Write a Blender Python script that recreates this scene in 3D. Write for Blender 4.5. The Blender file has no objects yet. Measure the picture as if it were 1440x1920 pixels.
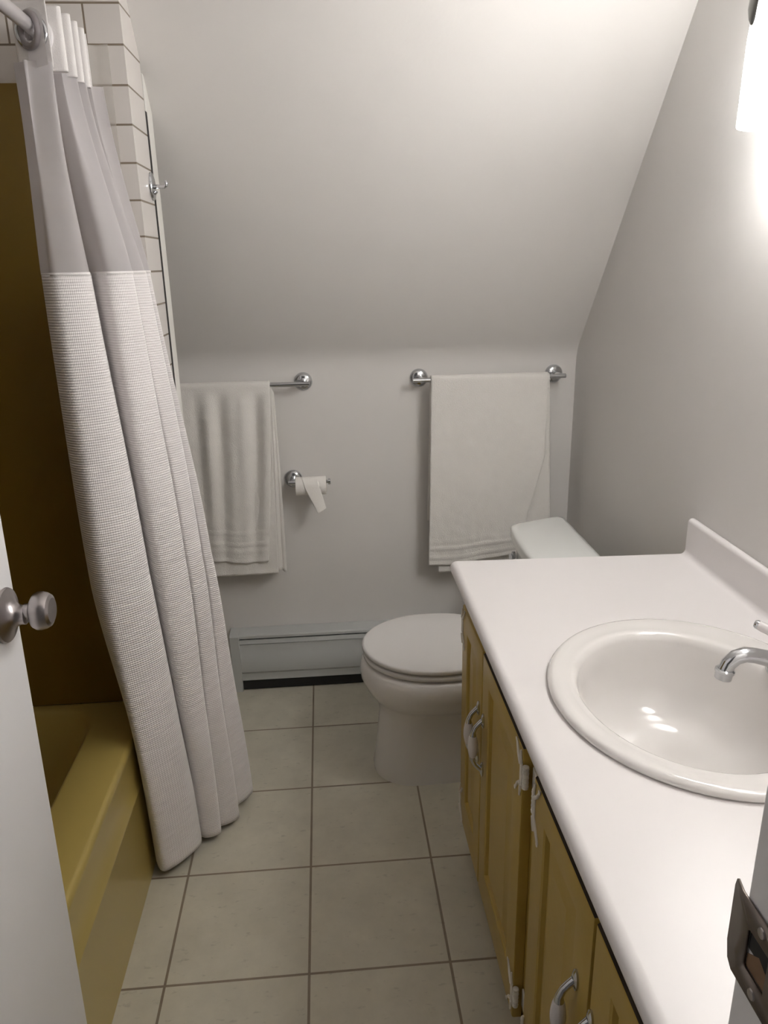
import bpy, bmesh, math, random
from mathutils import Vector, Matrix, noise
random.seed(4)
PI = math.pi
sc = bpy.context.scene
COL = sc.collection

# ------------------------------------------------------------------ materials
def new_mat(name):
    m = bpy.data.materials.new(name); m.use_nodes = True
    nt = m.node_tree
    b = nt.nodes['Principled BSDF']
    return m, nt, b
def N(nt, t, **kw):
    n = nt.nodes.new(t)
    for k, v in kw.items():
        if k in n.inputs: n.inputs[k].default_value = v
        else: setattr(n, k, v)
    return n
def mat(name, col, rough=.5, metal=0., var=.04, vscale=6., bump=0., bscale=200., coat=0., spec=.5, sheen=0.):
    m, nt, b = new_mat(name)
    L = nt.links.new
    tc = N(nt, 'ShaderNodeTexCoord')
    nz = N(nt, 'ShaderNodeTexNoise', Scale=vscale, Detail=4.)
    L(tc.outputs['Object'], nz.inputs['Vector'])
    mr = N(nt, 'ShaderNodeMapRange')
    mr.inputs['To Min'].default_value = 1 - var; mr.inputs['To Max'].default_value = 1 + var
    L(nz.outputs['Fac'], mr.inputs['Value'])
    mx = N(nt, 'ShaderNodeMix', data_type='RGBA', blend_type='MULTIPLY'); mx.inputs[0].default_value = 1
    mx.inputs[6].default_value = (*col, 1)
    L(mr.outputs[0], mx.inputs[7]); L(mx.outputs[2], b.inputs['Base Color'])
    b.inputs['Roughness'].default_value = rough; b.inputs['Metallic'].default_value = metal
    b.inputs['Specular IOR Level'].default_value = spec
    b.inputs['Coat Weight'].default_value = coat; b.inputs['Coat Roughness'].default_value = .08
    if sheen: b.inputs['Sheen Weight'].default_value = sheen
    if bump:
        n2 = N(nt, 'ShaderNodeTexNoise', Scale=bscale, Detail=3.)
        L(tc.outputs['Object'], n2.inputs['Vector'])
        bp = N(nt, 'ShaderNodeBump', Strength=bump, Distance=.002)
        L(n2.outputs['Fac'], bp.inputs['Height']); L(bp.outputs['Normal'], b.inputs['Normal'])
    return m
def brick_mat(name, tile, grout, bw, bh, ox, oy, mortar, offset, axes, rough=.35, speck=0.):
    """axes: which object axes are the tile plane (u,v)"""
    m, nt, b = new_mat(name); L = nt.links.new
    tc = N(nt, 'ShaderNodeTexCoord')
    sp = N(nt, 'ShaderNodeSeparateXYZ'); L(tc.outputs['Object'], sp.inputs[0])
    cb = N(nt, 'ShaderNodeCombineXYZ')
    for k, (ax, o) in enumerate(zip(axes, (ox, oy))):
        ad = N(nt, 'ShaderNodeMath', operation='SUBTRACT'); ad.inputs[1].default_value = o
        L(sp.outputs[ax], ad.inputs[0]); L(ad.outputs[0], cb.inputs[k])
    br = N(nt, 'ShaderNodeTexBrick'); br.offset = offset; br.squash = 1; br.offset_frequency = 2
    br.inputs['Scale'].default_value = 1; br.inputs['Mortar Size'].default_value = mortar
    br.inputs['Mortar Smooth'].default_value = .15; br.inputs['Bias'].default_value = 0
    br.inputs['Brick Width'].default_value = bw; br.inputs['Row Height'].default_value = bh
    br.inputs['Color1'].default_value = (*tile, 1)
    br.inputs['Color2'].default_value = (*[c * .96 for c in tile], 1)
    br.inputs['Mortar'].default_value = (*grout, 1)
    L(cb.outputs[0], br.inputs['Vector'])
    col = br.outputs['Color']
    if speck:
        n1 = N(nt, 'ShaderNodeTexNoise', Scale=9., Detail=5., Roughness=.65)
        n2 = N(nt, 'ShaderNodeTexNoise', Scale=55., Detail=3., Roughness=.6)
        mp = N(nt, 'ShaderNodeMapping'); mp.inputs['Scale'].default_value = (.55, 1.3, 1)
        L(tc.outputs['Object'], n1.inputs['Vector']); L(tc.outputs['Object'], mp.inputs[0]); L(mp.outputs[0], n2.inputs['Vector'])
        r1 = N(nt, 'ShaderNodeMapRange'); r1.inputs['From Min'].default_value = .3; r1.inputs['From Max'].default_value = .7
        r1.inputs['To Min'].default_value = 1 - speck * .6; r1.inputs['To Max'].default_value = 1 + speck * .5
        L(n1.outputs['Fac'], r1.inputs[0])
        r2 = N(nt, 'ShaderNodeMapRange'); r2.inputs['From Min'].default_value = .62; r2.inputs['From Max'].default_value = .72
        r2.inputs['To Min'].default_value = 1; r2.inputs['To Max'].default_value = 1 - speck * 1.3
        L(n2.outputs['Fac'], r2.inputs[0])
        mu = N(nt, 'ShaderNodeMath', operation='MULTIPLY'); L(r1.outputs[0], mu.inputs[0]); L(r2.outputs[0], mu.inputs[1])
        mx = N(nt, 'ShaderNodeMix', data_type='RGBA', blend_type='MULTIPLY'); mx.inputs[0].default_value = 1
        L(col, mx.inputs[6]); L(mu.outputs[0], mx.inputs[7]); col = mx.outputs[2]
    L(col, b.inputs['Base Color'])
    b.inputs['Roughness'].default_value = rough
    inv = N(nt, 'ShaderNodeMath', operation='SUBTRACT'); inv.inputs[0].default_value = 1
    L(br.outputs['Fac'], inv.inputs[1])
    bp = N(nt, 'ShaderNodeBump', Strength=.5, Distance=.002)
    L(inv.outputs[0], bp.inputs['Height']); L(bp.outputs['Normal'], b.inputs['Normal'])
    return m

S = .3085
M = {}
M['wall'] = mat('wall_paint', (.74, .715, .69), .55, var=.02, bump=.12, bscale=90)
M['wall_right'] = mat('wall_paint_satin', (.70, .68, .66), .42, var=.02, bump=.25, bscale=45)
M['trim'] = mat('trim_paint', (.78, .76, .72), .4, var=.06, vscale=14, bump=.25, bscale=60)
M['door'] = mat('door_paint', (.80, .79, .80), .38, var=.02, bump=.05, bscale=60)
M['floor'] = brick_mat('floor_tile', (.57, .535, .44), (.25, .20, .145), S, S, 0, 0, .0030, 0, (0, 1), .38, .16)
M['tile_face'] = brick_mat('wall_tile_face', (.74, .70, .67), (.26, .21, .16), .148, .0718, -.277, 1.883, .0021, .5, (0, 2), .18)
M['tile_side'] = brick_mat('wall_tile_return', (.74, .70, .67), (.26, .21, .16), .6, .0718, .36, 1.883, .0021, 0, (1, 2), .18)
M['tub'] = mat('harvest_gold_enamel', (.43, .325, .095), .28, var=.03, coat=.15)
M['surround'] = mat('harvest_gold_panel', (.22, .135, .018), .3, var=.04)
M['gold'] = mat('gold_cabinet_paint', (.42, .285, .055), .34, var=.07, vscale=9, bump=.15, bscale=50)
M['black'] = mat('dark_gap', (.012, .011, .010), .7)
M['porcelain'] = mat('white_porcelain', (.755, .73, .71), .12, var=.01, coat=.4)
M['seat'] = mat('white_seat', (.72, .70, .685), .25, var=.01)
M['tank'] = mat('white_tank', (.78, .79, .77), .15, var=.01, coat=.3)
M['laminate'] = mat('white_laminate', (.75, .72, .715), .33, var=.015, vscale=3)
M['chrome'] = mat('chrome', (.60, .61, .63), .13, 1., var=.02)
M['nickel'] = mat('brushed_nickel', (.42, .39, .39), .28, 1., var=.06, vscale=30)
M['darkmetal'] = mat('dark_metal', (.22, .22, .21), .35, 1.)
M['strike'] = mat('tarnished_steel', (.20, .17, .15), .42, 1., var=.25, vscale=60)
M['wood'] = mat('raw_wood', (.22, .13, .07), .8, var=.3, vscale=40)
M['ceramic_grip'] = mat('white_ceramic_grip', (.74, .70, .70), .2)
M['gap_shade'] = mat('door_gap_shade', (.035, .022, .012), .8, var=.3, vscale=40)
M['hinge'] = mat('painted_hinge', (.72, .68, .62), .4, var=.1, vscale=60)
M['heater'] = mat('heater_enamel', (.53, .54, .53), .35, var=.02)
M['towel'] = mat('terry_cotton', (.83, .80, .76), .95, var=.03, vscale=25, bump=.9, bscale=420, sheen=.25)
M['paper'] = mat('tissue_paper', (.84, .81, .77), .9, var=.02, bump=.3, bscale=150)
M['card'] = mat('cardboard', (.45, .36, .26), .9)
M['ring'] = mat('white_plastic', (.76, .73, .74), .3)
M['ring_grey'] = mat('grey_plastic', (.36, .33, .34), .3)
M['rod'] = mat('rod_white_metal', (.62, .59, .60), .3, .35)
M['header'] = mat('white_cloth', (.83, .80, .79), .85, var=.02, bump=.3, bscale=500)

def waffle():
    m, nt, b = new_mat('waffle_weave'); L = nt.links.new
    b.inputs['Base Color'].default_value = (.90, .865, .86, 1); b.inputs['Roughness'].default_value = .85
    b.inputs['Sheen Weight'].default_value = .2
    uv = N(nt, 'ShaderNodeUVMap')
    w1 = N(nt, 'ShaderNodeTexWave', bands_direction='Y', Scale=.3142 / .0052 / 1., Distortion=.25); w1.inputs['Detail'].default_value = 1
    w2 = N(nt, 'ShaderNodeTexWave', bands_direction='X', Scale=.3142 / .0052 / 1.)
    L(uv.outputs[0], w1.inputs[0]); L(uv.outputs[0], w2.inputs[0])
    ad = N(nt, 'ShaderNodeMath', operation='MULTIPLY_ADD'); ad.inputs[1].default_value = .3
    L(w2.outputs['Fac'], ad.inputs[0]); L(w1.outputs['Fac'], ad.inputs[2])
    bp = N(nt, 'ShaderNodeBump', Strength=.55, Distance=.0022)
    L(ad.outputs[0], bp.inputs['Height']); L(bp.outputs['Normal'], b.inputs['Normal'])
    tr = N(nt, 'ShaderNodeBsdfTranslucent'); tr.inputs[0].default_value = (.8, .77, .75, 1)
    mx = N(nt, 'ShaderNodeMixShader'); mx.inputs[0].default_value = .05
    L(b.outputs[0], mx.inputs[1]); L(tr.outputs[0], mx.inputs[2])
    L(mx.outputs[0], nt.nodes['Material Output'].inputs[0])
    return m
def sheer(name, col, alpha, trl, rough=.8):
    m, nt, b = new_mat(name); L = nt.links.new
    b.inputs['Base Color'].default_value = (*col, 1); b.inputs['Roughness'].default_value = rough
    tc = N(nt, 'ShaderNodeTexCoord'); nz = N(nt, 'ShaderNodeTexNoise', Scale=12., Detail=2.)
    L(tc.outputs['Object'], nz.inputs['Vector'])
    mr = N(nt, 'ShaderNodeMapRange'); mr.inputs['To Min'].default_value = alpha - .06; mr.inputs['To Max'].default_value = alpha + .06
    L(nz.outputs['Fac'], mr.inputs[0])
    tl = N(nt, 'ShaderNodeBsdfTranslucent'); tl.inputs[0].default_value = (*col, 1)
    tp = N(nt, 'ShaderNodeBsdfTransparent')
    m1 = N(nt, 'ShaderNodeMixShader'); m1.inputs[0].default_value = trl
    L(b.outputs[0], m1.inputs[1]); L(tl.outputs[0], m1.inputs[2])
    m2 = N(nt, 'ShaderNodeMixShader'); L(mr.outputs[0], m2.inputs[0])
    L(tp.outputs[0], m2.inputs[1]); L(m1.outputs[0], m2.inputs[2])
    L(m2.outputs[0], nt.nodes['Material Output'].inputs[0])
    return m
M['waffle'] = waffle()
M['sheer'] = sheer('sheer_voile', (.72, .69, .70), .72, .25)
M['liner'] = sheer('clear_vinyl', (.78, .75, .70), .4, .2, .15)
def emis(name, col, k):
    m, nt, b = new_mat(name)
    b.inputs['Base Color'].default_value = (.85, .85, .85, 1); b.inputs['Roughness'].default_value = .3
    b.inputs['Emission Color'].default_value = (*col, 1); b.inputs['Emission Strength'].default_value = k
    tc = N(nt, 'ShaderNodeTexCoord'); nz = N(nt, 'ShaderNodeTexNoise', Scale=8.)
    nt.links.new(tc.outputs['Object'], nz.inputs['Vector'])
    mr = N(nt, 'ShaderNodeMapRange'); mr.inputs['To Min'].default_value = k * .95; mr.inputs['To Max'].default_value = k * 1.05
    nt.links.new(nz.outputs['Fac'], mr.inputs[0]); nt.links.new(mr.outputs[0], b.inputs['Emission Strength'])
    return m
SHADE_K = 13.5
M['shade'] = emis('lit_frosted_glass', (1.0, .995, .975), SHADE_K)
M['bulb'] = emis('lit_bulb', (1.0, .97, .92), 9.)

# ------------------------------------------------------------------ mesh helpers
class MB:
    def __init__(s): s.bm = bmesh.new()
    def box(s, x0, x1, y0, y1, z0, z1, bev=0., seg=2):
        t = bmesh.new(); bmesh.ops.create_cube(t, size=1)
        for v in t.verts:
            v.co = Vector(((x0 + x1) / 2 + v.co.x * (x1 - x0), (y0 + y1) / 2 + v.co.y * (y1 - y0), (z0 + z1) / 2 + v.co.z * (z1 - z0)))
        if bev: bmesh.ops.bevel(t, geom=t.edges[:], offset=bev, segments=seg, affect='EDGES', profile=.5)
        s.merge(t); return s
    def merge(s, t):
        me = bpy.data.meshes.new('tmp'); t.to_mesh(me); t.free(); s.bm.from_mesh(me); bpy.data.meshes.remove(me)
    def loft(s, rings, cap0=True, cap1=True, closed=True):
        vs = [[s.bm.verts.new(p) for p in r] for r in rings]
        n = len(rings[0])
        for a, b in zip(vs, vs[1:]):
            for k in range(n if closed else n - 1):
                j = (k + 1) % n
                s.bm.faces.new((a[k], a[j], b[j], b[k]))
        if cap0: s.bm.faces.new(vs[0][::-1])
        if cap1: s.bm.faces.new(vs[-1])
        return s
    def lathe(s, prof, origin, axis, n=32, cap0=True, cap1=True):
        """prof: list of (distance along axis, radius)"""
        ax = Vector(axis).normalized(); o = Vector(origin)
        u = ax.orthogonal().normalized(); w = ax.cross(u)
        rings = [[o + ax * d + (u * math.cos(2 * PI * k / n) + w * math.sin(2 * PI * k / n)) * max(r, 1e-5) for k in range(n)] for d, r in prof]
        return s.loft(rings, cap0, cap1)
    def tube(s, pts, r, n=14, cap=True):
        pts = [Vector(p) for p in pts]
        rs = r if isinstance(r, (list, tuple)) else [r] * len(pts)
        prev = None; rings = []
        for i, p in enumerate(pts):
            t = (pts[min(i + 1, len(pts) - 1)] - pts[max(i - 1, 0)]).normalized()
            u = t.orthogonal().normalized() if prev is None else (prev - t * prev.dot(t)).normalized()
            prev = u; w = t.cross(u)
            rings.append([p + (u * math.cos(2 * PI * k / n) + w * math.sin(2 * PI * k / n)) * rs[i] for k in range(n)])
        return s.loft(rings, cap, cap)
    def torus(s, c, axis, R, r, n=28, m=10):
        ax = Vector(axis).normalized(); u = ax.orthogonal().normalized(); w = ax.cross(u); c = Vector(c)
        g = []
        for i in range(n):
            a = 2 * PI * i / n; d = u * math.cos(a) + w * math.sin(a)
            g.append([s.bm.verts.new(c + d * (R + r * math.cos(2 * PI * j / m)) + ax * r * math.sin(2 * PI * j / m)) for j in range(m)])
        for i in range(n):
            for j in range(m):
                s.bm.faces.new((g[i][j], g[(i + 1) % n][j], g[(i + 1) % n][(j + 1) % m], g[i][(j + 1) % m]))
        return s
    def prism(s, poly, axis, a, b):
        """poly: 2D points in the two other axes (cyclic order kept), extruded from a to b along axis"""
        def P(q, t):
            return {'x': (t, q[0], q[1]), 'y': (q[0], t, q[1]), 'z': (q[0], q[1], t)}[axis]
        return s.loft([[P(q, a) for q in poly], [P(q, b) for q in poly]])
    def grid(s, f, nu, nv, uvf=None):
        vs = [[s.bm.verts.new(f(i / nu, j / nv)) for j in range(nv + 1)] for i in range(nu + 1)]
        uvl = s.bm.loops.layers.uv.verify() if uvf else None
        for i in range(nu):
            for j in range(nv):
                fa = s.bm.faces.new((vs[i][j], vs[i + 1][j], vs[i + 1][j + 1], vs[i][j + 1]))
                if uvf:
                    for lp, (a, b) in zip(fa.loops, ((i, j), (i + 1, j), (i + 1, j + 1), (i, j + 1))):
                        lp[uvl].uv = uvf(a / nu, b / nv)
        return s
    def build(s, name, m, parent=None, ang=40, solid=0., off=0., bevel=0., sub=0):
        bm = s.bm
        bmesh.ops.remove_doubles(bm, verts=bm.verts, dist=1e-6)
        bmesh.ops.recalc_face_normals(bm, faces=bm.faces)
        o3 = root_loc(parent) if parent else Vector((0, 0, 0))
        for v in bm.verts: v.co -= o3
        me = bpy.data.meshes.new(name); bm.to_mesh(me); bm.free()
        for mm in (m if isinstance(m, list) else [m]): me.materials.append(mm)
        for p in me.polygons: p.use_smooth = True
        me.set_sharp_from_angle(angle=math.radians(ang))
        o = bpy.data.objects.new(name, me); COL.objects.link(o)
        if parent: o.parent = parent
        if bevel:
            md = o.modifiers.new('bevel', 'BEVEL'); md.width = bevel; md.segments = 2; md.limit_method = 'ANGLE'; md.angle_limit = math.radians(35)
        if sub:
            md = o.modifiers.new('sub', 'SUBSURF'); md.levels = sub; md.render_levels = sub
        if solid:
            md = o.modifiers.new('solid', 'SOLIDIFY'); md.thickness = solid; md.offset = off
        return o
def root_loc(o):
    v = Vector((0, 0, 0))
    while o: v += o.location; o = o.parent
    return v
def thing(name, label, cat, loc, group=None):
    o = bpy.data.objects.new(name, None); COL.objects.link(o); o.location = loc
    o.empty_display_size = .05
    o['label'] = label; o['category'] = cat
    if group: o['group'] = group
    return o
def structure(o): o['kind'] = 'structure'; return o
def arc(c, r, a0, a1, n):
    return [(c[0] + r * math.cos(math.radians(a0 + (a1 - a0) * k / n)), c[1] + r * math.sin(math.radians(a0 + (a1 - a0) * k / n))) for k in range(n + 1)]
def cat(p, t):
    """Catmull-Rom through list p at t in 0..1"""
    n = len(p) - 1; x = min(max(t, 0), 1) * n; i = min(int(x), n - 1); f = x - i
    g = lambda k: Vector(p[min(max(k, 0), n)])
    a, b, c, d = g(i - 1), g(i), g(i + 1), g(i + 2)
    return .5 * ((2 * b) + (c - a) * f + (2 * a - 5 * b + 4 * c - d) * f * f + (3 * b - a - 3 * c + d) * f ** 3)

# ------------------------------------------------------------------ room shell
YB, XR, XL, YF, YE, ZC = 1.235, .925, -1.13, -.88, .50, 2.36
K = 1.22; Z0 = 1.172
zs = lambda y: Z0 + K * (YB - y)
yc = YB - (ZC - Z0) / K
structure(MB().box(XL - .1, XR + .1, YF - .5, YB + .1, -.06, 0).build('floor', M['floor']))
structure(MB().box(XL - .1, XR + .1, YB, YB + .1, 0, Z0 + .02).build('wall_back', M['wall']))
structure(MB().prism([(YF - .12, 0), (YB, 0), (YB, Z0), (yc, ZC), (YF - .12, ZC)], 'x', XR, XR + .1).build('wall_right', M['wall_right']))
structure(MB().prism([(YF - .12, 0), (YB, 0), (YB, Z0), (yc, ZC), (YF - .12, ZC)], 'x', XL - .1, XL).build('wall_left', M['wall']))
# sloped and flat ceiling in one shell
rc = .13; th = math.degrees(math.atan(1 / K)); dcv = rc * math.tan(math.radians(th / 2))
structure(MB().prism([(YB + .1, Z0 - dcv)] + arc((YB - rc, Z0 - dcv), rc, 0, th, 10) + [(yc, ZC), (YF - .12, ZC), (YF - .12, ZC + .1), (yc, ZC + .14), (YB + .1, Z0 + .13)], 'x', XL - .1, XR + .1).build('ceiling', M['wall']))
# front wall with the doorway
DX0, DX1, DZ = -.352, .357, 2.03
structure(MB().box(XL, DX0 - .02, YF - .12, YF, 0, ZC).box(DX1 + .02, XR, YF - .12, YF, 0, ZC)
          .box(DX0 - .02, DX1 + .02, YF - .12, YF, DZ + .02, ZC).build('wall_front', M['wall']))
# door lining
jamb = structure(MB().box(DX1, DX1 + .02, YF - .125, YF + .002, 0, DZ).box(DX0 - .02, DX0, YF - .125, YF + .002, 0, DZ)
                 .box(DX0 - .02, DX1 + .02, YF - .125, YF + .002, DZ, DZ + .02).build('trim_2', M['door'], bevel=.002))
# tiled stub wall closing the far end of the bath alcove
SX = -.28
b = MB()
b.prism([(YE, 0), (.644, 0), (.644, zs(.644)), (YE, zs(YE))], 'x', XL, SX)
stub = b.build('wall_alcove', [M['tile_face'], M['tile_side']])
for p in stub.data.polygons:
    if abs(p.normal.x) > .5: p.material_index = 1
structure(stub)
# white wooden edging strip; a flush dark strip paints the shade of the crack
b = MB(); b.prism([(.664, 0), (.722, 0), (.722, zs(.722)), (.664, zs(.664))], 'x', SX - .06, SX + .0005)
structure(b.build('trim_1', M['trim'], bevel=.003))
b = MB(); b.prism([(.644, 0), (.664, 0), (.664, 1.79), (.644, 1.79)], 'x', SX - .06, SX + .0001)
structure(b.build('crack_shade', M['black']))

# ------------------------------------------------------------------ door
dr = bpy.data.objects.new('door_1', None); COL.objects.link(dr); dr.location = (-.375, YF, 0); structure(dr)
dr['label'] = 'white painted door standing open on the left'; dr['category'] = 'door'
XD = -.360; YD = -.240
MB().box(XD - .035, XD, YF + .012, YD, .012, 2.02, .0025).build('door_panel', M['door'], dr)
ky, kz = -.282, 1.015
b = MB()
b.lathe([(0, .037), (.003, .0385), (.006, .037), (.010, .027), (.015, .018), (.022, .0135), (.029, .0135), (.030, .012)], (XD, ky, kz), (1, 0, 0), 40)
ro = b.build('knob_rose', M['nickel'], dr)
b = MB()
b.lathe([(.028, .0105), (.035, .0105), (.037, .017), (.041, .0235), (.046, .0262), (.051, .0265), (.057, .025), (.062, .022), (.0645, .017), (.064, .010), (.064, .0)], (XD, ky, kz + .005), (1, 0, 0), 40)
b.build('door_knob', M['nickel'], dr, 30)
b = MB(); b.box(XD - .028, XD - .007, YD - .002, YD + .0015, kz - .03, kz + .03, .001).build('latch_plate', M['nickel'], dr)
dr.rotation_euler = (0, .0155, 0); dr.location.x -= .0155
# strike plate on the latch jamb
b = MB()
def sp(u, v):
    return None
zz = 1.022
prof = []
outer = [(-.8615, zz + .026), (-.8635, zz + .033), (-.876, zz + .034), (-.935, zz + .034), (-.935, zz - .034), (-.876, zz - .034), (-.867, zz - .033), (-.862, zz - .022)]
hole = [(-.888, zz + .014), (-.888, zz + .014), (-.890, zz + .016), (-.912, zz + .016), (-.912, zz - .016), (-.890, zz - .016), (-.888, zz - .014), (-.888, zz - .014)]
bm = b.bm
def px(y): return DX1 - .0022 + (0 if y < YF + .002 else .25 * (y - YF - .002))
def ringv(pts, dx): return [bm.verts.new((px(y) + dx, y, z)) for y, z in pts]
o1, h1 = ringv(outer, 0), ringv(hole, 0)
for k in range(8):
    j = (k + 1) % 8
    q = [o1[k], o1[j], h1[j], h1[k]]
    try: bm.faces.new(q)
    except ValueError: pass
st = b.build('strike_plate', M['strike'], jamb, solid=.0018, off=0)
b = MB(); b.box(DX1 - .0006, DX1 + .004, -.912, -.888, zz - .001, zz + .016); b.build('latch_hole', M['black'], jamb)
b = MB(); b.prism([(-.912, zz - .016), (-.888, zz - .016), (-.888, zz - .006), (-.900, zz + .003), (-.912, zz - .004)], 'x', DX1 - .0007, DX1 + .003); b.build('splintered_wood', M['wood'], jamb)
b = MB()
for s in (-1, 1): b.lathe([(0, .004), (.001, .0035), (.0015, .002)], (DX1 - .0031, -.902, zz + s * .026), (-1, 0, 0), 14)
b.build('screw', M['nickel'], jamb)

# ------------------------------------------------------------------ bath tub
t = thing('bathtub', 'mustard gold bathtub along the left wall behind the shower curtain', 'bathtub', (-.765, -.19, 0))
TX0, TX1, TY0, TY1, TZ = XL + .003, -.400, YF + .004, YE - .004, .40
def rrect(x0, x1, y0, y1, r, z, n=6):
    pts = []
    for cx, cy, a in ((x1 - r, y1 - r, 0), (x0 + r, y1 - r, 90), (x0 + r, y0 + r, 180), (x1 - r, y0 + r, 270)):
        for k in range(n + 1):
            an = math.radians(a + 90 * k / n); pts.append(Vector((cx + r * math.cos(an), cy + r * math.sin(an), z)))
    return pts
rings = []
for dx, z, r in ((.0, .0, .006), (.001, .255, .006), (-.0015, .264, .008), (-.0015, .270, .008), (.004, .279, .008), (.0045, .33, .008), (.004, .372, .010), (.002, .382, .010), (.0025, .391, .012), (.007, .3975, .016), (.013, TZ, .02)):
    q = []
    for p in rrect(TX0, TX1 - dx, TY0, TY1, r, z): q.append(p)
    rings.append(q)
inn = [(.112, TZ, .10), (.118, TZ - .004, .10), (.124, TZ - .014, .10), (.135, TZ - .08, .11), (.155, .20, .12), (.185, .10, .12), (.23, .07, .10), (.30, .062, .05)]
for d, z, r in inn:
    rings.append(rrect(TX0 + d * .62, TX1 - d, TY0 + d * .9, TY1 - .02 - (d - .112) * 1.2 , r, z))
MB().loft(rings, True, True).build('tub_shell', M['tub'], t, 50)
b = MB(); b.lathe([(0, .024), (.003, .024), (.004, .02), (.002, .012), (.002, 0)], (-.78, .16, .0625), (0, 0, 1), 24); b.build('drain', M['chrome'], t)
b = MB(); b.box(-.78 - .03, -.78 + .03, .332, .345, .25, .31, .004); b.build('overflow_plate', M['chrome'], t)
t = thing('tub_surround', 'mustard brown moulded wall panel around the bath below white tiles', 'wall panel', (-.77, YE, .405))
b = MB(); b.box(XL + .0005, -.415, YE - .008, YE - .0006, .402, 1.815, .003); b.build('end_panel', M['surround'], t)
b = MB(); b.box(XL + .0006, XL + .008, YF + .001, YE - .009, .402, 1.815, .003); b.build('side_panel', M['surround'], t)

# ------------------------------------------------------------------ shower curtain
RX, RZ = -.382, 1.853
t = thing('shower_curtain_rod', 'pale metal curtain rod above the bath running to the tiled wall', 'curtain rod', (RX, -.19, RZ))
b = MB(); b.lathe([(0, .0115), (YE - YF - .004, .0115)], (RX, YF + .002, RZ), (0, 1, 0), 24); b.build('rod', M['rod'], t)
for y, s in ((YE - .001, -1), (YF + .001, 1)):
    b = MB(); b.lathe([(0, .03), (.006, .03), (.012, .024), (.03, .0165), (.032, .0118)], (RX, y, RZ), (0, s, 0), 28); b.build('end_flange', M['rod'], t)

LEV = [  # height, control points (x, y) from the near left edge to the far right edge
    (1.80, [(-.408, .285), (-.410, .262), (-.388, .250), (-.358, .270), (-.382, .315), (-.366, .308), (-.345, .336), (-.368, .362), (-.354, .372), (-.338, .396), (-.360, .420), (-.348, .436), (-.330, .455), (-.352, .470)]),
    (1.45, [(-.428, .315), (-.430, .282), (-.395, .262), (-.350, .304), (-.384, .405), (-.330, .342), (-.290, .385), (-.318, .420), (-.296, .410), (-.274, .438), (-.298, .457), (-.286, .458), (-.270, .468), (-.300, .478)]),
    (.80, [(-.432, .340), (-.434, .298), (-.388, .266), (-.319, .330), (-.352, .432), (-.301, .370), (-.252, .415), (-.272, .456), (-.248, .436), (-.222, .465), (-.236, .494), (-.220, .484), (-.205, .500), (-.245, .535)]),
    (.42, [(-.398, .362), (-.396, .318), (-.370, .283), (-.303, .362), (-.338, .455), (-.290, .396), (-.246, .430), (-.270, .472), (-.246, .450), (-.212, .476), (-.240, .518), (-.215, .500), (-.187, .535), (-.232, .580)]),
    (.03, [(-.392, .380), (-.390, .340), (-.358, .302), (-.288, .390), (-.324, .472), (-.282, .420), (-.239, .440), (-.280, .496), (-.247, .458), (-.200, .487), (-.250, .550), (-.214, .525), (-.168, .592), (-.225, .635)]),
]
def curt(u, z):
    zl = [l[0] for l in LEV]
    # interpolate control points along z with Catmull-Rom over the level index
    if z >= zl[0]: f = 0
    else:
        f = len(zl) - 1
        for i in range(len(zl) - 1):
            if zl[i] >= z >= zl[i + 1]: f = i + (zl[i] - z) / (zl[i] - zl[i + 1]); break
    pts = []
    for k in range(len(LEV[0][1])):
        p = cat([(*l[1][k], 0) for l in LEV], f / (len(LEV) - 1)); pts.append(p)
    p = cat(pts, u)
    nz = noise.noise(Vector((u * 5, z * 2.2, 1.7))) * .006
    x, y = p.x + nz * .6, p.y + nz
    return x, y
t = thing('shower_curtain', 'white shower curtain with sheer top and waffle weave, bunched beside the bath', 'shower curtain', (-.36, .37, 0))
def wf(u, v):
    z = .022 + (1.452 - .022) * v + .004 * math.sin(u * 9) * (1 - v)
    x, y = curt(u, z); return Vector((x, y, z))
b = MB(); b.grid(wf, 200, 110, lambda u, v: (u * 1.25, v * 1.42)); b.build('waffle_panel', M['waffle'], t, 180, solid=.0016)
def shf(u, v):
    z = 1.452 + (1.800 - 1.452) * v
    x, y = curt(u, z)
    a = v * v * .008 + .0015
    x += a * math.sin(2 * PI * 11 * u); y += a * .35 * math.cos(2 * PI * 11 * u)
    return Vector((x, y, z))
b = MB(); b.grid(shf, 180, 40); b.build('sheer_panel', M['sheer'], t, 180)
# seam band where the sheer meets the waffle cloth
def seam(u, v):
    x, y = curt(u, 1.452); q = shf(u, 0)
    return Vector((q.x + .0012, q.y - .0012, 1.449 + .006 * v))
b = MB(); b.grid(seam, 150, 1); b.build('seam', M['header'], t, 180, solid=.001)
# pleated header threaded on the rod
NP = 11
ys = [.245 + k * .0212 for k in range(NP)]
def hdr(b, k):
    y0 = ys[k] - .0045; y1 = ys[k] + .0045
    s = 1 if k % 2 == 0 else -1
    hw_ = .027 + .010 * min(1, k / 3); xa, xb = RX - hw_ * s, RX + .004 + hw_ * s
    def f(u, v):
        x = xa + (xb - xa) * u; y = y0 + (y1 - y0) * u + .002 * math.sin(u * PI)
        return Vector((x, y, 1.792 + (1.892 - 1.792) * v))
    b.grid(f, 24, 24)
    # fold to the next panel
    if k < NP - 1:
        y2 = ys[k + 1] - .0045
        def g(u, v):
            a = PI * u
            return Vector((xb + .006 * s * math.sin(a), y1 + (y2 - y1) * (1 - math.cos(a)) / 2, 1.792 + .1 * v))
        b.grid(g, 6, 24)
b = MB()
for k in range(1, NP): hdr(b, k)
bm = b.bm
dead = [f for f in bm.faces if (f.calc_center_median().x - RX) ** 2 + (f.calc_center_median().z - RZ) ** 2 < .0215 ** 2]
bmesh.ops.delete(bm, geom=dead, context='FACES')
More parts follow.
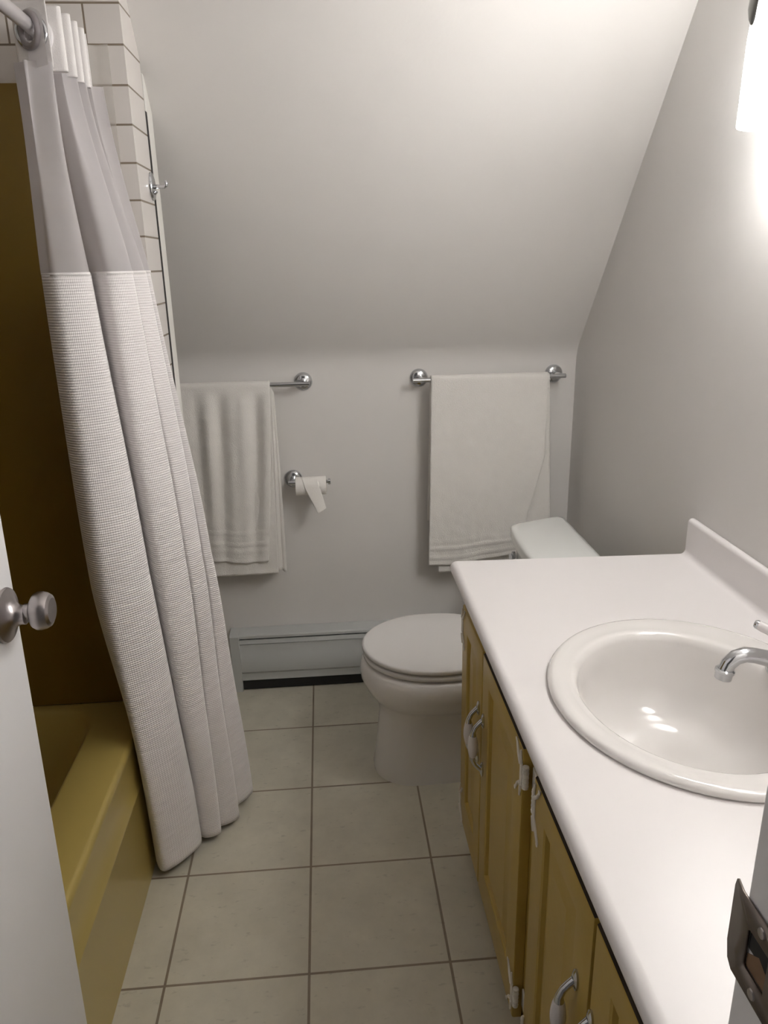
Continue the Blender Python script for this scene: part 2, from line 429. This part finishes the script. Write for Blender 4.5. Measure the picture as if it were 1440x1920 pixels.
b.build('header', M['header'], t, 180, solid=.0012)
def endp(u, v):
    # rounded see-through end panel around the first ring
    x = RX - .030 + .060 * u
    zt = RZ - .009 + math.sqrt(max(0, .0355 ** 2 - ((x - RX) * 1.02) ** 2))
    return Vector((x, ys[0] + .012 - (x - RX) * .8 + .003 * math.sin(u * PI), 1.790 + (zt - 1.790) * v))
b = MB(); b.grid(endp, 26, 30)
dead = [f for f in b.bm.faces if (f.calc_center_median().x - RX) ** 2 + (f.calc_center_median().z - RZ + .009) ** 2 < .0225 ** 2]
bmesh.ops.delete(b.bm, geom=dead, context='FACES')
b.build('end_panel', M['sheer'], t, 180)
for k in range(NP):
    b = MB(); b.torus((RX, ys[k] + (.010 if k == 0 else -.001), RZ - .007), (.8 if k == 0 else .12 if k == 1 else .03, 1, 0), .0245, .0058 if k != 1 else .0045); b.build('ring', M['chrome'] if k == 1 else M['ring_grey'] if k == 0 else M['ring'], t, 180)
# clear liner behind the curtain
t2 = thing('shower_liner', 'clear vinyl shower liner hanging behind the white curtain', 'shower liner', (-.37, .485, .5))
def lf(u, v):
    z = .46 + (1.88 - .46) * v
    x = -.455 + (.136 + .012 * v) * u
    return Vector((x, .486 + .004 * math.sin(u * 15 + v * 2), z))
b = MB(); b.grid(lf, 40, 50); b.build('liner_sheet', M['liner'], t2, 180)

# ------------------------------------------------------------------ robe hook on the tiles
t = thing('robe_hook', 'small chrome robe hook on the white tile edge', 'hook', (SX, .617, 1.638))
b = MB()
rg = []
for d, s in ((0, 1), (.003, 1), (.006, .9), (.007, .75)):
    rg.append([Vector((SX + .0005 + d, .622 + .021 * s * math.cos(2 * PI * k / 28), 1.633 + .030 * s * math.sin(2 * PI * k / 28))) for k in range(28)])
b.loft(rg).build('back_plate', M['chrome'], t)
b = MB(); b.tube([(SX + .004, .620, 1.632), (SX + .018, .616, 1.632), (SX + .031, .613, 1.632), (SX + .035, .612, 1.634), (SX + .036, .612, 1.639), (SX + .035, .612, 1.644)], [.005, .0045, .0045, .0045, .004, .0035]); b.build('hook_arm', M['chrome'], t)
b = MB(); b.tube([(SX + .004, .622, 1.622), (SX + .009, .618, 1.619), (SX + .013, .616, 1.622)], [.004, .0035, .003]); b.build('lower_prong', M['chrome'], t)

# ------------------------------------------------------------------ towel bars
BY = 1.163
def towel_bar(label, xa, xb, z, ea, eb):
    t = thing('towel_bar', label, 'towel rail', ((xa + xb) / 2, YB, z), 'chrome towel bars on the back wall')
    for x in (xa, xb):
        b = MB(); b.lathe([(0, .030), (.004, .030), (.010, .026), (.013, .020), (.0135, .0)], (x, YB - .0005, z - .002), (0, -1, 0), 36); b.build('wall_flange', M['chrome'], t, 30)
        b = MB(); b.tube([(x, YB - .008, z), (x, BY + .02, z), (x, BY, z)], [.011, .010, .009], 18); b.build('post', M['chrome'], t)
    b = MB(); b.lathe([(0, .006), (.001, .0075), (xb + eb - xa + ea - .001, .0075), (xb + eb - xa + ea, .006)], (xa - ea, BY, z), (1, 0, 0), 20); b.build('rail', M['chrome'], t)
towel_bar('chrome towel bar on back wall left of the paper roll', -.43, .019, 1.100, .02, .022)
towel_bar('chrome towel bar on back wall above the toilet tank', .398, .850, 1.100, .028, .020)

def towel_sheet(x0f, x1f, zf, zb, ro, waves, ridges, seed, zbar=1.100, hemsag=None, nu=70, ns=170, yback=0.):
    """x0f/x1f: functions of drop (0 at bar .. 1 at the bottom) for the two side edges"""
    Lf = zbar - zf; Lb = zbar - zb; ca = PI * ro; tot = Lf + ca + Lb
    def f(u, v):
        s = v * tot
        if s < Lf: z = zf + s; y = BY - ro; drop = (Lf - s) / Lf; sd = 1
        elif s < Lf + ca:
            a = (s - Lf) / ro; z = zbar + ro * math.sin(a); y = BY - ro * math.cos(a); drop = 0; sd = 0
        else: z = zbar - (s - Lf - ca); y = BY + ro; drop = (s - Lf - ca) / Lb; sd = -1
        x = x0f(drop) + (x1f(drop) - x0f(drop)) * u
        am = waves[1] * min(1, drop * waves[2]) * (1 - waves[3] * max(0, drop - .35) / .65 if len(waves) > 3 else 1)
        w = 0
        for fr, ph, k in waves[0]: w += k * math.sin(u * fr * 2 * PI + ph + drop * .7)
        n = noise.noise(Vector((x * 9 + seed, z * 5, seed))) * .004 + noise.noise(Vector((x * 40, z * 40, seed + 3))) * .0016
        if sd >= 0:
            y -= max(-.004, am * (w + .9)) + n * min(1, drop * 5)
            for rz, rw in ridges:
                q = (z - zf - rz)
                if abs(q) < rw * 2: y -= .0042 * math.exp(-(q / rw) ** 2)
        else: y = min(y + .3 * am * w, YB - .006)
        if hemsag and sd == 1: z += hemsag(u) * drop ** 2
        return Vector((x, y, z))
    b = MB(); b.grid(f, nu, ns); return b
# right towel
t = thing('bath_towel', 'white terry towel on the right bar behind the toilet tank', 'towel', (.62, BY, 1.1), 'white bath towels')
b = towel_sheet(lambda d: .428 - .010 * d, lambda d: .809 - .004 * d - (.085 * max(0, d - .42) / .58 if d > .42 else 0), .468, .62, .0125,
                ([(1.1, .4, .5), (2.3, 2, .3)], .006, 2.), [(.004, .004), (.028, .0035), (.062, .003), (.085, .003)], 1.3, hemsag=lambda u: .028 * max(0, u - .15) ** 1.3 - .004 * math.sin(u * 5))
b.build('outer_fold', M['towel'], t, 180, solid=.005)
b = towel_sheet(lambda d: .447 + .006 * d, lambda d: .814 + .024 * min(1, d * 1.3), .437, .50, .0085,
                ([(.8, 1.4, .4)], .0012, 2.), [(.004, .004)], 4.3)
b.build('inner_fold', M['towel'], t, 180, solid=.004)
# left towel
t = thing('bath_towel', 'white pleated bath towel on the left bar beside the shower curtain', 'towel', (-.25, BY, 1.1), 'white bath towels')
b = towel_sheet(lambda d: -.405 + .01 * d, lambda d: -.086 - .040 * d ** 1.5, .512, .60, .0125,
                ([(3.2, .3, .75), (5.3, 1.1, .4), (1.3, 2.2, .5)], .0115, 6., .7), [(.004, .004), (.042, .003), (.066, .003), (.105, .003)], 7.7, hemsag=lambda u: .006 * math.sin(u * 6))
b.build('outer_fold', M['towel'], t, 180, solid=.005)
b = towel_sheet(lambda d: -.395 + .02 * d, lambda d: -.084 - .012 * d, .462, .50, .0085,
                ([(1.1, .3, .5)], .0012, 2.), [(.004, .004)], 9.1)
b.build('inner_fold', M['towel'], t, 180, solid=.005)
def edge_strip(u, v):
    z = .475 + (1.095 - .475) * v
    w = .022 * (1 - v) + .008
    return Vector((-.084 - .016 * (1 - v) ** 1.4 + w * u, 1.166 + .016 * u - .006 * math.sin(u * 9) * (1 - .5 * v), z - .02 * u))
b = MB(); b.grid(edge_strip, 16, 60); b.build('side_fold', M['towel'], t, 180, solid=.004)

# ------------------------------------------------------------------ toilet paper
t = thing('toilet_paper_holder', 'chrome single arm paper holder on the back wall', 'paper holder', (-.031, YB, .772))
TYY = 1.165
b = MB(); b.lathe([(0, .030), (.004, .030), (.010, .026), (.013, .020), (.0135, .0)], (-.031, YB - .0005, .772), (0, -1, 0), 36); b.build('wall_flange', M['chrome'], t, 30)
b = MB(); b.tube([(-.031, YB - .01, .775), (-.031, TYY + .004, .775)], [.010, .009], 18); b.build('post', M['chrome'], t)
b = MB(); b.lathe([(0, .006), (.001, .0072), (.125, .0072), (.126, .0055), (.130, .0055), (.131, .0105), (.138, .0105), (.139, .008)], (-.045, TYY, .776), (1, 0, 0), 20); b.build('arm', M['chrome'], t)
t = thing('toilet_paper_roll', 'nearly used white toilet paper roll with a twisted loose tail', 'toilet paper', (.03, TYY, .764))
b = MB(); b.lathe([(0, .0215), (0, .0305), (.1, .0305), (.1, .0215)], (-.021, TYY, .764), (1, 0, 0), 36, False, False); b.build('paper', M['paper'], t)
b = MB(); b.lathe([(-.0005, .0195), (-.0005, .0215), (.1005, .0215), (.1005, .0195), (-.0005, .0195)], (-.021, TYY, .764), (1, 0, 0), 36, False, False); b.build('core', M['card'], t)
def tail(u, v):
    # strip leaves the front top of the roll and twists to the right as it hangs
    cx = .022 + .040 * v; hw = .027 * (1 - .42 * v)
    tw = .5 * v
    x = cx + (u - .5) * 2 * hw * math.cos(tw)
    if v < .3:
        a = math.radians(88 - 88 * v / .3); y = TYY - .0315 * math.cos(a); z = .764 + .0315 * math.sin(a)
    else: y = TYY - .0315 - .004 * (v - .3); z = .764 - (v - .3) / .7 * .078
    y += (u - .5) * 2 * hw * math.sin(tw) * .5 - .004 * math.sin(u * PI) * v
    return Vector((x + .006 * (v > .9) * 0, y, z + (u - .5) * .016 * v))
b = MB(); b.grid(tail, 14, 40); b.build('loose_tail', M['paper'], t, 180, solid=.0008)

# ------------------------------------------------------------------ baseboard heater
t = thing('baseboard_heater', 'long white metal baseboard heater along the back wall floor', 'heater', (.3, YB, 0))
HX0, HX1, HY = -.285, XR - .012, 1.172
MB().prism([(YB - .001, .045), (YB - .001, .226), (YB - .012, .226), (HY + .004, .2235), (HY, .219), (HY, .2095), (HY + .004, .2095), (HY + .006, .2135), (YB - .006, .219), (YB - .006, .045)], 'x', HX0 + .004, HX1).build('back_panel', M['heater'], t, bevel=.001)
MB().prism([(HY + .002, .186), (HY + .002, .146), (HY - .002, .140), (HY - .002, .078), (HY + .004, .070), (HY + .004, .042), (HY + .008, .042), (HY + .008, .073), (HY + .003, .080), (HY + .003, .138), (HY + .006, .144), (HY + .006, .186)], 'x', HX0 + .03, HX1).build('front_cover', M['heater'], t, bevel=.001)
MB().prism([(HY + .003, .2035), (HY - .001, .189), (HY + .003, .189), (HY + .008, .2035)], 'x', HX0 + .03, HX1).build('damper', M['heater'], t)
MB().prism([(YB - .001, 0), (YB - .001, .227), (YB - .012, .227), (HY + .002, .2245), (HY - .003, .219), (HY - .003, 0), (HY + .02, 0), (HY + .02, .02), (YB - .01, .02), (YB - .01, 0)], 'x', HX0, HX0 + .033).build('end_cap', M['heater'], t, bevel=.0015)
b = MB(); b.box(HX0 + .034, HX1 - .005, HY + .010, HY + .020, .004, .046); b.build('floor_gap_shade', M['black'], t)  # black strip added as the shade in the gap below the cover
b = MB(); b.box(HX0 + .034, HX1 - .005, HY + .014, YB - .010, .078, .212); b.build('heating_element', M['black'], t)

# ------------------------------------------------------------------ toilet
TC = .698
t = thing('toilet', 'white toilet with closed lid between back wall and vanity', 'toilet', (.45, TC, 0))
def egg(xf, xb, hw, z, xc=None, n=48, pw=2.0):
    xc = xc if xc is not None else xf + hw * 1.15
    pts = []
    for k in range(n):
        a = 2 * PI * k / n; c, s = math.cos(a), math.sin(a)
        if c < 0: x = xc + (xc - xf) * -abs(c) ** (2 / pw); e = 2 / pw
        else: x = xc + (xb - xc) * abs(c) ** (2 / 2.6); e = 2 / 2.6
        pts.append(Vector((x, TC + math.copysign(hw * abs(s) ** e, s), z)))
    return pts
R = [egg(.189, .70, .106, 0), egg(.187, .70, .107, .02), egg(.194, .70, .103, .06), egg(.203, .70, .105, .14), egg(.208, .70, .106, .20), egg(.205, .69, .116, .232), egg(.190, .68, .142, .258), egg(.170, .66, .168, .288), egg(.157, .64, .182, .320), egg(.155, .62, .186, .345), egg(.160, .61, .184, .365), egg(.168, .60, .178, .374), egg(.185, .58, .165, .376)]
MB().loft(R).build('bowl', M['porcelain'], t, 60)
MB().box(.56, .80, TC - .12, TC + .12, .18, .378, .03, 4).build('tank_deck', M['porcelain'], t)
def slab(z0, z1, o, r=.006):
    return [egg(.162 + o + r, .56, .180 - o - r, z0), egg(.162 + o, .562, .180 - o, z0 + r * .7), egg(.162 + o, .562, .180 - o, z1 - r), egg(.162 + o + r * .4, .561, .180 - o - r * .4, z1 - r * .3), egg(.162 + o + r * 1.8, .558, .180 - o - r * 1.8, z1)]
MB().loft(slab(.3815, .397, .003, .004)).build('seat', M['seat'], t, 60)
q = slab(.4025, .418, .001, .004)
q.append(egg(.25, .50, .11, .4195, .37))
MB().loft(q).build('lid', M['seat'], t, 60)
for s in (-1, 1):
    b = MB(); b.lathe([(-.02, .009), (.02, .009)], (.578, TC + s * .075, .396), (0, 1, 0), 16); b.box(.566, .590, TC + s * .075 - .016, TC + s * .075 + .016, .377, .392, .003); b.build('lid_hinge', M['seat'], t)
def tankring(x0, x1, hw, z, bow):
    pts = []
    n = 16
    for k in range(n + 1):           # bowed front from near side to far side
        a = -1 + 2 * k / n
        e = max(0, abs(a) - .86) / .14
        pts.append(Vector((x0 + bow * a * a + .010 * e ** 2.2, TC + hw * .82 * a, z)))
    r = .018
    for k in range(6):
        an = math.radians(90 - 90 * k / 5); pts.append(Vector((x1 - r + r * math.cos(an), TC + hw + .006 - r + r * math.sin(an), z)))
    for k in range(6):
        an = math.radians(0 - 90 * k / 5); pts.append(Vector((x1 - r + r * math.cos(an), TC - hw - .006 + r + r * math.sin(an), z)))
    return pts
MB().loft([tankring(.665, .80, .185, .379, .01), tankring(.655, .80, .195, .40, .012), tankring(.640, .803, .212, .52, .015), tankring(.632, .805, .222, .662, .016)]).build('tank', M['tank'], t, 50)
MB().loft([tankring(.626, .808, .228, .660, .016), tankring(.618, .812, .236, .665, .016), tankring(.617, .813, .237, .690, .016), tankring(.621, .810, .233, .6965, .016), tankring(.632, .800, .222, .699, .016)]).build('tank_lid', M['tank'], t, 50)
b = MB(); b.lathe([(0, .012), (.008, .012), (.010, .009)], (.641, TC + .15, .61), (-1, 0, 0), 20); b.tube([(.628, TC + .15, .61), (.624, TC + .12, .606), (.622, TC + .08, .600)], [.006, .006, .007]); b.build('flush_lever', M['chrome'], t)
for s in (-1, 1):
    b = MB(); b.lathe([(0, .016), (.010, .015), (.016, .010), (.018, .0)], (.50, TC + s * .118, .0), (0, 0, 1), 20); b.build('bolt_cap', M['porcelain'], t)

# ------------------------------------------------------------------ vanity
CZ = .806; CT = .774
YV0, YV1 = YF + .004, .325
VX = .404                                # face frame front plane
DXF = .385                               # door front plane
t = thing('vanity_cabinet', 'mustard yellow painted vanity cabinet with panelled doors under the sink', 'cabinet', (.65, -.28, 0))
b = MB(); b.box(VX + .018, XR - .003, YV1 - .018, YV1, .0, CT - .002).box(VX + .018, XR - .003, YV0, YV0 + .018, .0, CT - .002)
b.box(VX + .018, XR - .003, YV0 + .018, YV1 - .018, .11, .126); b.build('carcass', M['gold'], t)
b = MB(); b.box(VX + .055, VX + .07, YV0 + .018, YV1 - .018, 0, .11); b.build('toe_kick', M['gold'], t)
b = MB()
for y0, y1 in ((YV1 - .035, YV1), (.078, .108), (-.303, -.226), (-.586, -.556), (YV0, YV0 + .03)): b.box(VX, VX + .018, y0, y1, .105, CT - .002)
b.box(VX, VX + .0179, YV0, YV1, .105, .135).box(VX, VX + .0179, YV0, YV1, .735, CT - .002)
b.build('face_frame', M['gold'], t)
def vdoor(y0, y1, hinge_far, hy):
    z0, z1 = .118, .706
    d = MB(); bm = d.bm
    def rect(x, iy, iz0, iz1): return [Vector((x, y0 + iy, z0 + iz0)), Vector((x, y1 - iy, z0 + iz0)), Vector((x, y1 - iy, z1 - iz1)), Vector((x, y0 + iy, z1 - iz1))]
    m = .062; mb, mt = .085, .052
    rings = [rect(VX - .0008, 0, 0, 0), rect(DXF + .004, 0, 0, 0), rect(DXF + .001, .0012, .0012, .0012), rect(DXF, .004, .004, .004),
             rect(DXF, m - .004, mb - .004, mt - .004), rect(DXF + .002, m, mb, mt), rect(DXF + .0085, m + .003, mb + .003, mt + .003),
             rect(DXF + .0085, m + .006, mb + .006, mt + .006), rect(DXF + .001, m + .034, mb + .034, mt + .034), rect(DXF + .001, m + .036, mb + .036, mt + .036)]
    d.loft(rings)
    do = d.build('door', [M['gold'], M['gap_shade']], t, 25)
    zmax = max(v.co.z for v in do.data.vertices)
    for p in do.data.polygons:               # shadow line under the counter, painted dark on the top edge
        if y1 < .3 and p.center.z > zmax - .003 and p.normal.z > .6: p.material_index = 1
    # bow handle: chrome ends with a white ceramic grip
    zt, zb = .562, .444; xo = DXF - .022
    for zz_, s in ((zt, -1), (zb, 1)):
        h = MB()
        rg = []
        for dx, k in ((0, 1), (.003, 1), (.005, .75), (.006, .5)):
            rg.append([Vector((DXF - dx + .0002, hy + .0085 * k * math.cos(2 * PI * q / 20), zz_ + .017 * k * math.sin(2 * PI * q / 20))) for q in range(20)])
        h.loft(rg)
        h.tube([(DXF - .003, hy, zz_), (DXF - .009, hy, zz_ + s * .005), (DXF - .017, hy, zz_ + s * .014), (xo, hy, zz_ + s * .026), (xo, hy, zz_ + s * .034)], [.006, .0052, .005, .0055, .0072], 14)
        h.build('handle_end', M['chrome'], do)
    h = MB(); h.lathe([(0, .0072), (.004, .0085), (.016, .0105), (.025, .0112), (.034, .0105), (.046, .0085), (.050, .0072)], (xo, hy, zt - .084), (0, 0, 1), 20); h.build('handle_grip', M['ceramic_grip'], do)
    # butterfly hinges
    ye = y1 if hinge_far else y0
    sgn = -1 if hinge_far else 1              # direction onto the door
    for zc in (.655, .175):
        h = MB()
        h.lathe([(-.022, .004), (-.021, .0055), (.021, .0055), (.022, .004)], (DXF + .004, ye - sgn * .006, zc), (0, 0, 1), 14)
        for k in (-2, -1, 0, 1, 2): h.torus((DXF + .004, ye - sgn * .006, zc + k * .0085), (0, 0, 1), .0052, .0008, 14, 6)
        h.box(DXF - .0015, DXF, min(ye, ye + sgn * .012), max(ye, ye + sgn * .012), zc - .024, zc + .024)
        for s in (-1, 1):                       # horns
            h.tube([(DXF - .001, ye + sgn * .008, zc + s * .018), (DXF - .0012, ye + sgn * .022, zc + s * .030), (DXF - .001, ye + sgn * .034, zc + s * .048)], [.0035, .003, .0022], 8)
            h.tube([(DXF - .001, ye + sgn * .004, zc + s * .02), (DXF - .0012, ye + sgn * .006, zc + s * .034), (DXF - .001, ye + sgn * .008, zc + s * .044)], [.0035, .0026, .002], 8)
            h.lathe([(0, .004), (.0012, .0035), (.002, .0)], (DXF - .002, ye + sgn * .034, zc + s * .048), (-1, 0, 0), 10)
        if y1 < .3: h.box(VX - .0035, VX - .0004, min(ye - sgn * .006, ye - sgn * .028), max(ye - sgn * .006, ye - sgn * .028), zc - .02, zc + .02, .001)
        h.build('hinge', M['hinge'], do)
vdoor(.096, .322, True, .116)
vdoor(-.230, .090, False, .068)
vdoor(-.566, -.299, True, -.527)
vdoor(-.868, -.573, False, -.584)

# worktop with rolled front edge, cove and backsplash
SXc, SYc = .648, -.262
t = thing('countertop', 'white laminate countertop with rolled front edge on the mustard vanity', 'countertop', (.64, -.27, CT))
r = .016; xf = .358
prof = [(xf + .030, CT), (xf + .012, CT)] + arc((xf + .012, CT + .010), .010, -90, -170, 4)[1:] + arc((xf + r, CZ - r), r, 180, 90, 8)
prof += arc((.892, CZ + .012), .012, -90, 0, 5)
prof += arc((.904 + .0095, .883), .0095, 180, 0, 10) + [(XR - .0015, CT), (XR - .0015, CT)]
prof = prof[:-1]
bk = MB()
ne = 24
def Yend(x): return .343 - .022 * (x - .36) / .545
ringsP = []
for yk in [YF + .006, -.56, None]:
    ringsP.append([Vector((x, yk if yk is not None else Yend(x), z)) for x, z in prof])
bk.loft(ringsP)
co = bk.build('worktop', M['laminate'], t, 35)
# cut the sink hole
cu = MB(); cu.loft([[Vector((SXc + .198 * math.cos(2 * PI * k / 64), SYc + .222 * math.sin(2 * PI * k / 64), z)) for k in range(64)] for z in (CT - .05, CZ + .03)])
cut = cu.build('cutter', M['laminate'])
cut.location = Vector((0, 0, 0)); bpy.context.view_layer.update()
md = co.modifiers.new('cut', 'BOOLEAN'); md.operation = 'DIFFERENCE'; md.object = cut; md.solver = 'EXACT'
bpy.context.view_layer.update()
dg = bpy.context.evaluated_depsgraph_get()
nm = bpy.data.meshes.new_from_object(co.evaluated_get(dg))
co.modifiers.clear(); co.data = nm; nm.set_sharp_from_angle(angle=math.radians(35))
bpy.data.objects.remove(cut)

# drop-in sink
t = thing('sink', 'white oval drop-in sink in the white countertop', 'sink', (SXc, SYc, CZ))
def ell(cx, cy, a, b_, z, n=72): return [Vector((cx + a * math.cos(2 * PI * k / n), cy + b_ * math.sin(2 * PI * k / n), z)) for k in range(n)]
ox, oy = SXc, SYc; ix, iy = .630, -.266
R = [ell(ox, oy, .222, .247, CZ + .0004), ell(ox, oy, .2265, .2515, CZ + .003), ell(ox, oy, .2265, .2515, CZ + .007), ell(ox, oy, .223, .248, CZ + .0115), ell(ox, oy, .216, .241, CZ + .0135), ell(ox - .004, oy, .204, .228, CZ + .0115),
     ell(ix + .004, iy, .182, .212, CZ + .0115), ell(ix, iy, .172, .203, CZ + .0125), ell(ix, iy, .166, .197, CZ + .009), ell(ix, iy, .161, .192, CZ - .002), ell(ix, iy, .157, .188, CZ - .04), ell(ix, iy, .150, .180, CZ - .085), ell(ix, iy, .131, .158, CZ - .120), ell(ix + .005, iy, .092, .110, CZ - .138), ell(ix + .01, iy, .035, .04, CZ - .147), ell(ix + .012, iy, .024, .024, CZ - .1495)]
Rb = [ell(ix + .012, iy, .024, .024, CZ - .160), ell(ix + .01, iy, .045, .05, CZ - .157), ell(ix + .005, iy, .100, .120, CZ - .149), ell(ix, iy, .140, .167, CZ - .130), ell(ix, iy, .158, .188, CZ - .09), ell(ix, iy, .165, .196, CZ - .04), ell(SXc, SYc, .185, .209, CZ - .012), ell(SXc, SYc, .190, .214, CZ + .0004)]
MB().loft(R + Rb + [R[0]], False, False).build('basin', M['porcelain'], t, 60)
b = MB(); b.lathe([(0, .023), (.003, .0225), (.0035, .018), (.001, .014), (.004, .010), (.005, .0)], (ix + .012, iy, CZ - .151), (0, 0, 1), 28); b.build('drain', M['chrome'], t)

# faucet
FX, FYc = .838, -.267; FZ = CZ + .0125
t = thing('faucet', 'chrome faucet with white lever handles on the sink back', 'faucet', (FX, FYc, FZ))
b = MB()
b.loft([[Vector((FX - .012 + .046 * s * math.cos(a) * 1, FYc + (.078 * s) * math.copysign(abs(math.sin(a)) ** .6, math.sin(a)), FZ + h)) for a in [2 * PI * k / 48 for k in range(48)]] for s, h in ((1, .0), (1, .007), (.93, .011), (.8, .012))])
b.build('base_plate', M['chrome'], t, 40)
b = MB()
pts = [(FX, FYc, FZ + .010), (FX, FYc, FZ + .022), (FX - .012, FYc, FZ + .034), (FX - .040, FYc, FZ + .041), (FX - .075, FYc, FZ + .047), (FX - .105, FYc, FZ + .056), (FX - .122, FYc, FZ + .059), (FX - .137, FYc, FZ + .055), (FX - .147, FYc, FZ + .045), (FX - .151, FYc, FZ + .034)]
b.tube(pts, [.019, .017, .0155, .0145, .013, .012, .012, .0118, .0115, .0115], 20); b.build('spout', M['chrome'], t, 60)
b = MB(); b.lathe([(0, .0125), (.002, .0148), (.006, .0148), (.007, .0132), (.017, .0128), (.018, .010), (.014, .009), (.014, .0)], (FX - .151, FYc, FZ + .037), (-.12, 0, -1), 24); b.build('aerator', M['chrome'], t)
for s in (1, -1):
    y = FYc + s * .052
    b = MB(); b.lathe([(0, .018), (.012, .017), (.022, .013), (.030, .014), (.036, .013), (.040, .008)], (FX, y, FZ + .010), (0, 0, 1), 24); b.build('valve_stem', M['chrome'], t)
    b = MB(); d = Vector((-.62, s * .78, .16)).normalized(); o = Vector((FX, y, FZ + .042))
    b.lathe([(.006, .005), (.014, .0075), (.03, .009), (.06, .0085), (.066, .0075)], o, d, 20); b.build('lever', M['ceramic_grip'], t)
    b = MB(); b.lathe([(.066, .0078), (.070, .0078), (.073, .006), (.074, .0)], o, d, 20); b.build('lever_tip', M['chrome'], t)

# ------------------------------------------------------------------ vanity light
t = thing('vanity_light', 'lit frosted glass vanity light high on the right wall', 'wall light', (XR, -.25, 1.82))
MB().box(XR - .022, XR - .001, -.57, .155, 1.855, 1.935, .006).build('back_plate', M['nickel'], t)
for k, yk in enumerate((.095, -.205, -.505)):
    yk2 = yk
    def ringD(sc_, z, w=.078, dpt=.108):
        pts = []
        n = 20
        for i in range(n + 1):
            a = PI * i / n
            pts.append(Vector((XR - .012 - dpt * sc_ * math.sin(a) ** .8, yk2 + w * sc_ * math.cos(a), z)))
        return pts
    zb_ = 1.668
    b = MB()
    b.loft([ringD(1.0, zb_), ringD(1.005, zb_ + .005), ringD(.995, 1.74), ringD(.985, 1.80), ringD(.95, 1.845), ringD(.86, 1.864)], False, False, False)
    b.build('glass_shade', M['shade'], t, 180, solid=.003)
    b = MB(); b.lathe([(0, .012), (.012, .022), (.035, .028), (.055, .02), (.06, .0)], (XR - .055, yk2, 1.80), (0, 0, -1), 20); b.build('bulb', M['bulb'], t)
    b = MB(); b.lathe([(0, .018), (.06, .016)], (XR - .055, yk2, 1.80), (0, 0, 1), 18); b.tube([(XR - .02, yk2, 1.89), (XR - .05, yk2, 1.89), (XR - .055, yk2, 1.86)], .009); b.build('socket', M['nickel'], t)
    b = MB()
    n = 10
    b.loft([[Vector((XR - .012 - .094 * (.93 + .045 * (1.9 - z) * 0) - .003 - dz, yk2 + w * math.cos(2 * PI * i / n), z + w * .0 + .0)) if False else Vector((XR - .121 - .004 * math.sin(2 * PI * i / n) + dx_, yk2 + .01 + w * math.cos(2 * PI * i / n), z)) for i in range(n)] for z, w, dx_, dz in ((1.815, .002, .004, 0), (1.824, .009, .002, 0), (1.84, .014, .001, 0), (1.87, .016, .004, 0), (1.90, .015, .02, 0), (1.925, .010, .05, 0), (1.93, .009, .085, 0))])
    b.build('glass_clip', M['darkmetal'], t)

# ------------------------------------------------------------------ lights
w = bpy.data.worlds.new('World'); sc.world = w; w.use_nodes = True
bg = w.node_tree.nodes['Background']
bg.inputs[0].default_value = (1., .93, .86, 1); bg.inputs[1].default_value = .05

# ------------------------------------------------------------------ camera
cam = bpy.data.cameras.new('camera'); co_ = bpy.data.objects.new('camera', cam); COL.objects.link(co_)
f_px, yaw, pitch, roll = 1422.027, .0736520651, .318252675, -.0209097615
cam.sensor_fit = 'HORIZONTAL'; cam.sensor_width = 36; cam.lens = 36 * f_px / 1440; cam.clip_start = .02
cy, sy, cp, spp = math.cos(yaw), math.sin(yaw), math.cos(pitch), math.sin(pitch)
fwd = Vector((sy * cp, cy * cp, -spp)); rt = Vector((cy, -sy, 0)); up = rt.cross(fwd)
c, s = math.cos(roll), math.sin(roll)
rt, up = c * rt + s * up, -s * rt + c * up
Mx = Matrix((rt, up, -fwd)).transposed().to_4x4(); Mx.translation = (.0902489915, -1.25926826, 1.46179177)
co_.matrix_world = Mx
sc.camera = co_
vs_ = sc.view_settings
sc.display_settings.display_device = 'sRGB'
vs_.view_transform = 'Standard'; vs_.look = 'None'; vs_.gamma = 1; vs_.use_curve_mapping = False
vs_.exposure = .68
sc.cycles.max_bounces = 10; sc.cycles.diffuse_bounces = 6; sc.cycles.transparent_max_bounces = 16
